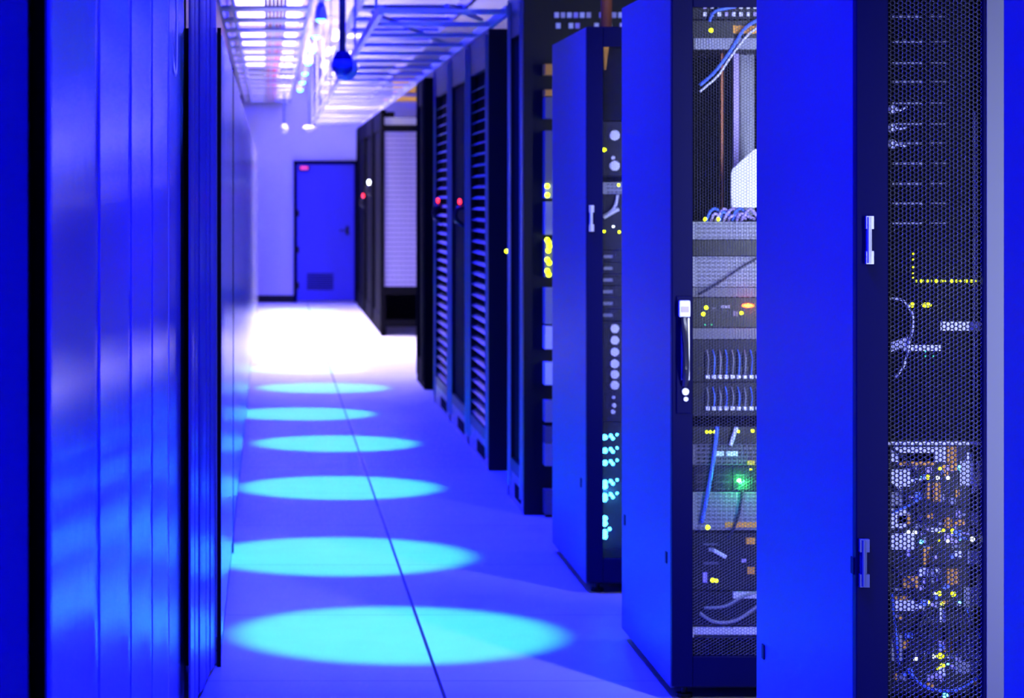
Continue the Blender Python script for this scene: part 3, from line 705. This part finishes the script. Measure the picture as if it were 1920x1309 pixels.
def xh(px): return RX * F / (px - VX)
for (c, px, py, m, r) in ((c3, 868, 378, 'led_red', .017), (c4, 826.5, 376, 'led_red', .017), (c7, 684, 367, 'led_red', .024), (c6, 695, 342, 'led_white', .03)):
    Yv = xh(px); z = Z(py, Yv)
    b = nb(); sph(b, (BX - .02, Yv, z), r, .6, 1 if m == 'led_red' else .6, 1)
    obj('status_light', b, m, c, smooth=True)
    b = nb(); tube(b, [(BX + .01, Yv, z - .03), (BX - .04, Yv, z - .05), (BX - .045, Yv, z - .11), (BX + .01, Yv + .02, z - .15)], .014)
    obj('handle', b, 'black_gloss', c, smooth=True)
# strip of equipment seen in the end of the nearest black cabinet (x 1022-1033)
Ys = 11.60 + .012
for k in range(26):
    py = 20 + k * 36
rs = random.Random(11)
a0 = 120
seq = [(120, 140, 'orange'), (168, 180, 'orange'), (182, 222, 'grey'), (245, 300, 'grey'), (300, 345, 'grey'), (345, 372, 'light_grey'), (378, 440, 'light_grey'), (450, 520, 'grey'), (540, 608, 'light_grey'), (612, 655, 'white'), (680, 722, 'white'), (752, 792, 'light_grey'), (800, 830, 'grey'), (832, 874, 'light_grey'), (920, 965, 'grey')]
for (ya, yb, m) in seq:
    Yq = 11.5
    b = nb(); box(b, X(1022, Yq), X(1042, Yq), Yq, 11.60, Z(yb, Yq), Z(ya, Yq))
    for i in range(int((yb - ya) / 9)): box(b, X(1023, Yq), X(1041, Yq), Yq - .004, Yq, Z(ya + 9 * i + 6, Yq), Z(ya + 9 * i + 2, Yq))
    o = obj('equipment_module', b, m, c1)
for py, px in ((349, 1024), (366, 1024), (450, 1024), (455, 1027), (462, 1028), (470, 1026), (487, 1024), (493, 1028), (508, 1024), (515, 1027)):
    b = nb(); sph(b, (X(px + 2, 11.48), 11.48, Z(py, 11.48)), .011); obj('indicator_light', b, 'led_yellow', c1, smooth=True)
b = nb(); sph(b, (BX - .005, xh(952), Z(471, xh(952))), .010); obj('indicator_light', b, 'led_yellow', c1, smooth=True)

# ------------------------------------------------------------------ left side: near partition leaves, then the cabinet row
def curved_leaf(xa, ya, xb, yb, z1, bulge, n=14, th=.02, a=None):
    bm = nb(); A = []; dx, dy = xb - xa, yb - ya; L = math.hypot(dx, dy); nx, ny = dy / L, -dx / L
    P = []
    for i in range(n + 1):
        s = i / n; o = bulge * (1 - (2 * s - 1) ** 2) if a is None else a * L * ((1 - s) ** 2 - (1 - s))
        P.append((xa + dx * s + nx * o, ya + dy * s + ny * o))
    Q = [(p[0] - nx * th, p[1] - ny * th) for p in P]
    prism(bm, P + Q[::-1], 'z', 0.02, z1)
    return bm
t = thing('cabinet_bank', 'near glossy blue cabinet with five overlapping curved door leaves, left foreground', 'cabinet', (-.35, 5.0, 0))
PX = -.25
edges = [(p_, PX * F / (p_ - VX)) for p_ in (91, 185, 245, 285, 316, 345)]
NZ = 2.25
for i in range(5):
    (pa, ya), (pb, yb) = edges[i], edges[i + 1]
    xa, xb = X(pa, ya), X(pb, yb)
    bm = curved_leaf(xa, ya, xb, yb, NZ, 0, th=.003, a=(.024, .021, .016, .013, .010)[i])
    lf = obj('door_leaf', bm, 'panel_gloss', t, smooth=True)
    lf.data.polygons.foreach_set('use_smooth', [abs(p.normal.z) < .5 and len(p.vertices) == 4 for p in lf.data.polygons])
    obj('leaf_edge', box(nb(), xa, xa + .0012, ya - .001, ya + .002, .02, NZ), 'panel_left', lf)
# black post, left of the leaves
xa, xb = X(54, 3.85), X(89, 3.85)
obj('post', box(nb(), xa, xb, 3.85, 3.90, 0, NZ), 'black_matte', t)
obj('post_trim', box(nb(), xb, X(92, 3.85), 3.84, 3.90, 0, NZ), 'edge_metal', t)
obj('post', box(nb(), PX - .08, PX - .012, 7.28, 7.80, 0, NZ), 'black_matte', t)
obj('carcass', box(nb(), -.95, PX - .10, 3.98, 7.78, .02, NZ - .02), 'black_matte', t)
# pull slot on the last leaf (x 325, y 0-130)
t2 = [c for c in t.children if c.name.startswith('door_leaf')][-1]
b = nb(); yv = PX * F / (325 - VX); tube(b, [(X(320, yv), yv, Z(-60, yv)), (X(321, yv), yv, Z(50, yv)), (X(325, yv), yv - .01, Z(118, yv)), (X(331, yv), yv, Z(128, yv)), (X(331, yv), yv, Z(-60, yv))], .0035)
obj('pull_handle', b, 'steel', t2, smooth=True)
# nearest panel at the extreme left
t = thing('cabinet_bank', 'flat blue cabinet panel at the left edge of the picture', 'cabinet', (-.55, 3.82, 0))
obj('door', box(nb(), -1.0, X(52, 3.8), 3.80, 3.83, .02, NZ), 'panel_left', t, bev=.002)
obj('door_edge', box(nb(), X(52, 3.8), X(54, 3.8), 3.798, 3.83, .02, NZ), 'edge_metal', t)
obj('carcass', box(nb(), -1.0, X(48, 3.8), 3.835, 3.94, .02, NZ), 'black_matte', t)

LX = -.15; LH = 2.03
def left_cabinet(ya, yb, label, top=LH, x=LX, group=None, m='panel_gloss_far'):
    t = thing('equipment_cabinet', label, 'cabinet', (x - .3, (ya + yb) / 2, 0), group)
    obj('body', box(nb(), x - .6, x - .022, ya + .004, yb - .004, .0, top), 'black', t)
    n = 2; w_ = (yb - ya - .02) / n
    for k in range(n):
        a = ya + .012 + k * w_; d = nb()
        P = []
        for i in range(9):
            s = i / 8; P.append((x - .004 + .004 * (1 - (2 * s - 1) ** 2), a + w_ * s * .985))
        prism(d, P + [(x - .022, a + w_ * .985), (x - .022, a)], 'z', .09, top - .02)
        dd = obj('door', d, m, t)
    obj('plinth', box(nb(), x - .022, x - .006, ya + .01, yb - .01, .0, .08), 'edge_metal', t)
    return t
# transition cabinet, turned slightly
t = thing('equipment_cabinet', 'narrow folded blue cabinet front between the curved leaves and the left row', 'cabinet', (-.3, 7.45, 0))
ed2 = [(357.5, 7.02), (366, 7.2), (375, 7.36), (387, 7.56), (395, 7.7), (406.5, 7.86)]
for i in range(5):
    (pa, ya), (pb, yb) = ed2[i], ed2[i + 1]
    obj('door_leaf', curved_leaf(X(pa, ya), ya, X(pb, yb) - (.002, .004, .001, .003, .002)[i], yb - .004, 2.35, (.003, .001, .003, .002, .001)[i], th=.006), 'panel_gloss', t)
obj('edge_strip', box(nb(), X(407, 7.87), LX - .003, 7.87, 7.885, 0, 2.03), 'black_matte', t)
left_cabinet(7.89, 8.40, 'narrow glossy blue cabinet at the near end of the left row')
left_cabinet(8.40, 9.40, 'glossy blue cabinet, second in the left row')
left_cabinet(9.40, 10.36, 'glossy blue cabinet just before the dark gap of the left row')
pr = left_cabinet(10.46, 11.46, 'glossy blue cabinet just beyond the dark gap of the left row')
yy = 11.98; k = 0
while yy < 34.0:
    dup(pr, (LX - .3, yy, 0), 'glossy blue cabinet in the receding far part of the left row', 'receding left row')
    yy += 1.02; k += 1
for (ya, yb, tp, lab) in ((10.365, 10.455, 2.03, 'black upright post in the gap of the left row'),):
    solo('upright_post', box(nb(), LX - .10, LX + .0, ya + .004, yb - .004, 0, tp), 'black_matte', lab, 'post')

# ------------------------------------------------------------------ overhead: trays, lights, pipes
# ladder tray over the left part of the aisle
t = thing('cable_ladder', 'wide overhead ladder tray with broad slats over the left of the aisle', 'cable tray', (0, 22, 2.74))
for xx in (-.33, -.24, .27):
    obj('side_rail', box(nb(), xx - .012, xx + .012, 12.0, 33.9, 2.74, 2.80), 'tray', t)
for i in range(20):
    y = 12.1 + i * 1.1
    obj('slat', box(nb(), -.33, .27, y, y + .34, 2.742, 2.758), 'tray', t, bev=.003)
# bundled cables on it
for k in range(6):
    x = -.03 + k * .026
    cable([(x, 12.5, 2.783), (x + .01, 20, 2.783), (x - .01, 27, 2.783), (x, 33.6, 2.783)], .011, 'red_cable' if k in (1, 3, 4) else 'purple', 'cable of the reddish bundle lying along the overhead ladder tray', 'cables on the ladder tray')
# ladder tray over the right part of the aisle, resting on the black cabinets
t = thing('cable_ladder', 'narrower overhead ladder tray hugging the tops of the black cabinets', 'cable tray', (.85, 20, 2.42))
for xx in (.56, 1.20):
    obj('side_rail', box(nb(), xx - .012, xx + .012, 12.45, 33.8, 2.402, 2.452), 'tray', t)
for i in range(23):
    y = 12.5 + i * .93
    b = nb(); box(b, .56, 1.20, y, y + .12, 2.415, 2.436)
    obj('rung', b, 'tray', t, bev=.002)
t = thing('cable_ladder', 'upper dark cable ladder crossing above the right-hand tray', 'cable tray', (.95, 20, 2.78))
for xx in (.62, 1.35):
    obj('side_rail', box(nb(), xx - .015, xx + .015, 14.5, 33.8, 2.78, 2.86), 'tray', t)
for i in range(16):
    y = 14.8 + i * 1.2
    obj('rung', box(nb(), .62, 1.35, y, y + .35, 2.79, 2.82), 'tray', t, bev=.002)
# diagonal conduits
for (a, c, lab) in (((.55, 13.2, 2.47), (1.15, 16.0, 2.47), 'thin conduit slanting across the right-hand tray'), ((.9, 12.6, 2.46), (1.16, 13.6, 2.46), 'short conduit slanting near the front end of the right-hand tray')):
    solo('conduit', cyl(nb(), a, c, .012), 'tray', lab, 'pipe')
# hangers
for i in range(7):
    y = 13.0 + i * 3.2
    b = nb(); cyl(b, (.56, y, 2.45), (.56, y, 3.30), .008)
    solo('hanger_rod', b, 'tray', 'thin rod hanging the right-hand tray from the ceiling', 'rod', 'tray hanger rods')
    b = nb(); cyl(b, (-.33, y, 2.80), (-.33, y, 3.30), .008)
    solo('hanger_rod', b, 'tray', 'thin rod hanging the left ladder tray from the ceiling', 'rod', 'ladder hanger rods')
# white ceiling lights at the far end
def ceiling_light(x, y, lab, group, w_=.62, l_=1.5):
    t = thing('ceiling_light', lab, 'light', (x, y, 3.22), group)
    f = nb(); box(f, x - w_ / 2 - .03, x + w_ / 2 + .03, y - l_ / 2 - .03, y + l_ / 2 + .03, 3.24, 3.30)
    obj('housing', f, 'white', t)
    obj('diffuser', box(nb(), x - w_ / 2, x + w_ / 2, y - l_ / 2, y + l_ / 2, 3.225, 3.24), 'lamp_white', t)
    return t
cl = ceiling_light(-.02, 22.2, 'bright white ceiling panel above the left ladder tray', 'far white ceiling panels')
for y in (24.4, 26.6, 28.8, 31.0, 33.2): dup(cl, (-.02, y, 3.22))
cl = ceiling_light(.95, 27.0, 'white ceiling panel above the right-hand tray', 'right white ceiling panels', .5)
for y in (30.0, 33.0): dup(cl, (.95, y, 3.22))
# spot downlights with cyan light
spots = [(8.47, .437, .565, 1.0), (10.3, .29, .56, 1.0), (12.7, .36, .52, 1.0), (14.95, .40, .50, 1.0), (16.97, .23, .50, .95), (19.25, .42, .52, .9), (21.3, .32, .52, .9), (23.4, .40, .52, .9), (25.6, .38, .52, .8), (27.8, .40, .52, .8), (30.0, .40, .52, .8), (32.2, .40, .52, .7)]
LZ = 2.86
first = None
t = thing('lighting_track', 'long ceiling track carrying the downlights along the aisle', 'lighting track', (.40, 20, 3.0))
obj('track', box(nb(), .375, .425, 7.5, 33.4, 2.98, 3.02), 'tray', t)
for i in range(9):
    b = nb(); cyl(b, (.40, 8.0 + i * 3.1, 3.02), (.40, 8.0 + i * 3.1, 3.30), .006); obj('suspension_rod', b, 'tray', t)
for i, (y, xs, r, pw) in enumerate(spots):
    lab = 'downlight on the aisle track throwing a round pool of cyan light on the floor'
    if first is None:
        first = thing('downlight', lab, 'light', (.40, y, LZ), 'downlights on the aisle track')
        b = nb(); cyl(b, (.40, y, LZ), (.40, y, LZ + .11), .055, 20, .035); obj('housing', b, 'tray', first)
        b = nb(); sph(b, (.40, y, LZ), .034, 1, 1, .7); obj('lens', b, 'lamp_cyan', first, 'glowing cyan lens', smooth=True)
        b = nb(); box(b, .375, .425, y - .05, y + .05, LZ + .10, LZ + .12); obj('bracket', b, 'tray', first)
    else:
        dup(first, (.40, y, LZ))
    l = bpy.data.lights.new('downlight_beam', 'SPOT'); l.color = (.07, 1.0, .5); l.energy = 480 * pw
    l.shadow_soft_size = .02; l.spot_size = 2 * math.atan((r * 1.11) / LZ); l.spot_blend = .42
    o = bpy.data.objects.new('downlight_beam', l); COL.objects.link(o)
    o.location = (.40, y, LZ - .04)
    o.rotation_euler = (0, -math.atan2(.40 - xs, LZ) * 1.0, 0)
    o.rotation_euler = (0, math.atan2(.40 - xs, LZ), 0)
# dome camera hanging over the aisle
Yd = 16.0
t = thing('dome_camera', 'dark blue ball-shaped camera hanging on a stem over the aisle', 'security camera', (X(642, Yd), Yd, Z(140, Yd)))
b = nb(); sph(b, (X(642, Yd), Yd, Z(122, Yd)), .072, u=24, v=16); obj('dome', b, 'dome_blue', t, smooth=True)
b = nb(); cyl(b, (X(642, Yd), Yd, Z(105, Yd)), (X(642, Yd), Yd, 3.30), .022); obj('stem', b, 'black_gloss', t)
b = nb(); cyl(b, (X(642, Yd), Yd, Z(112, Yd)), (X(642, Yd), Yd, Z(96, Yd)), .066, 24, .04); obj('collar', b, 'dark_frame', t)
b = nb(); sph(b, (X(649, Yd), Yd + .05, Z(128, Yd)), .078, u=24, v=16); obj('lower_ring', b, 'white', t, 'white lower shell', smooth=True)
# pendants
Yp = 30.5
for (px, py, lab, kind) in ((533, 240, 'small white bulb hanging left over the far end of the aisle', 0), (580, 240, 'small hanging lamp with flat disc shade at the far end of the aisle', 1)):
    t = thing('pendant_lamp', lab, 'light', (X(px, Yp), Yp, Z(py + 10, Yp)))
    b = nb(); cyl(b, (X(px, Yp), Yp, Z(py - 6, Yp)), (X(px, Yp), Yp, 3.30), .012); obj('cord', b, 'dome_blue', t)
    b = nb(); sph(b, (X(px, Yp), Yp, Z(py + 2, Yp)), .045, 1, 1, 1.35 if not kind else .8); obj('bulb', b, 'white', t, smooth=True)
    if kind:
        b = nb(); cyl(b, (X(px, Yp), Yp, Z(py + 1, Yp)), (X(px, Yp), Yp, Z(py - 5, Yp)), .085, 20, .05); obj('shade', b, 'wall_paint', t)
# yellow raceways over the opening
Yy = 25.5
for (z0, z1, x0, lab) in ((Z(190, Yy), Z(181, Yy), X(721, Yy), 'lower thin yellow raceway over the white opening'), (Z(174, Yy), Z(146, Yy), X(738, Yy), 'upper deep yellow raceway over the white opening')):
    b = nb(); box(b, x0, 3.4, Yy, Yy + .01, z0, z1); box(b, x0, 3.4, Yy + .14, Yy + .15, z0, z1); box(b, x0, 3.4, Yy, Yy + .15, z0, z0 + .008)
    solo('fibre_raceway', b, 'yellow', lab, 'cable raceway')
# orange-brown pipe rising above the far blue rack, and the pale things behind it
Yq = 9.9
solo('conduit', cyl(nb(), (X(1136, Yq), Yq, RH), (X(1146, Yq), Yq, 3.30), .022), 'brown_pipe', 'reddish brown pipe rising from the blue rack beside the black cabinets', 'pipe')
rs = random.Random(5)
for j, py in enumerate((28, 48)):
    for k in range(12):
        px = 1040 + k * 12 + (j * 3)
        if rs.random() < .25: continue
        obj('connector', box(nb(), X(px, 11.58), X(px + 8, 11.58), 11.58, 11.60, Z(py + 5, 11.58), Z(py - 5, 11.58)), ('white', 'wall_paint', 'white', 'purple')[k % 4], c1)
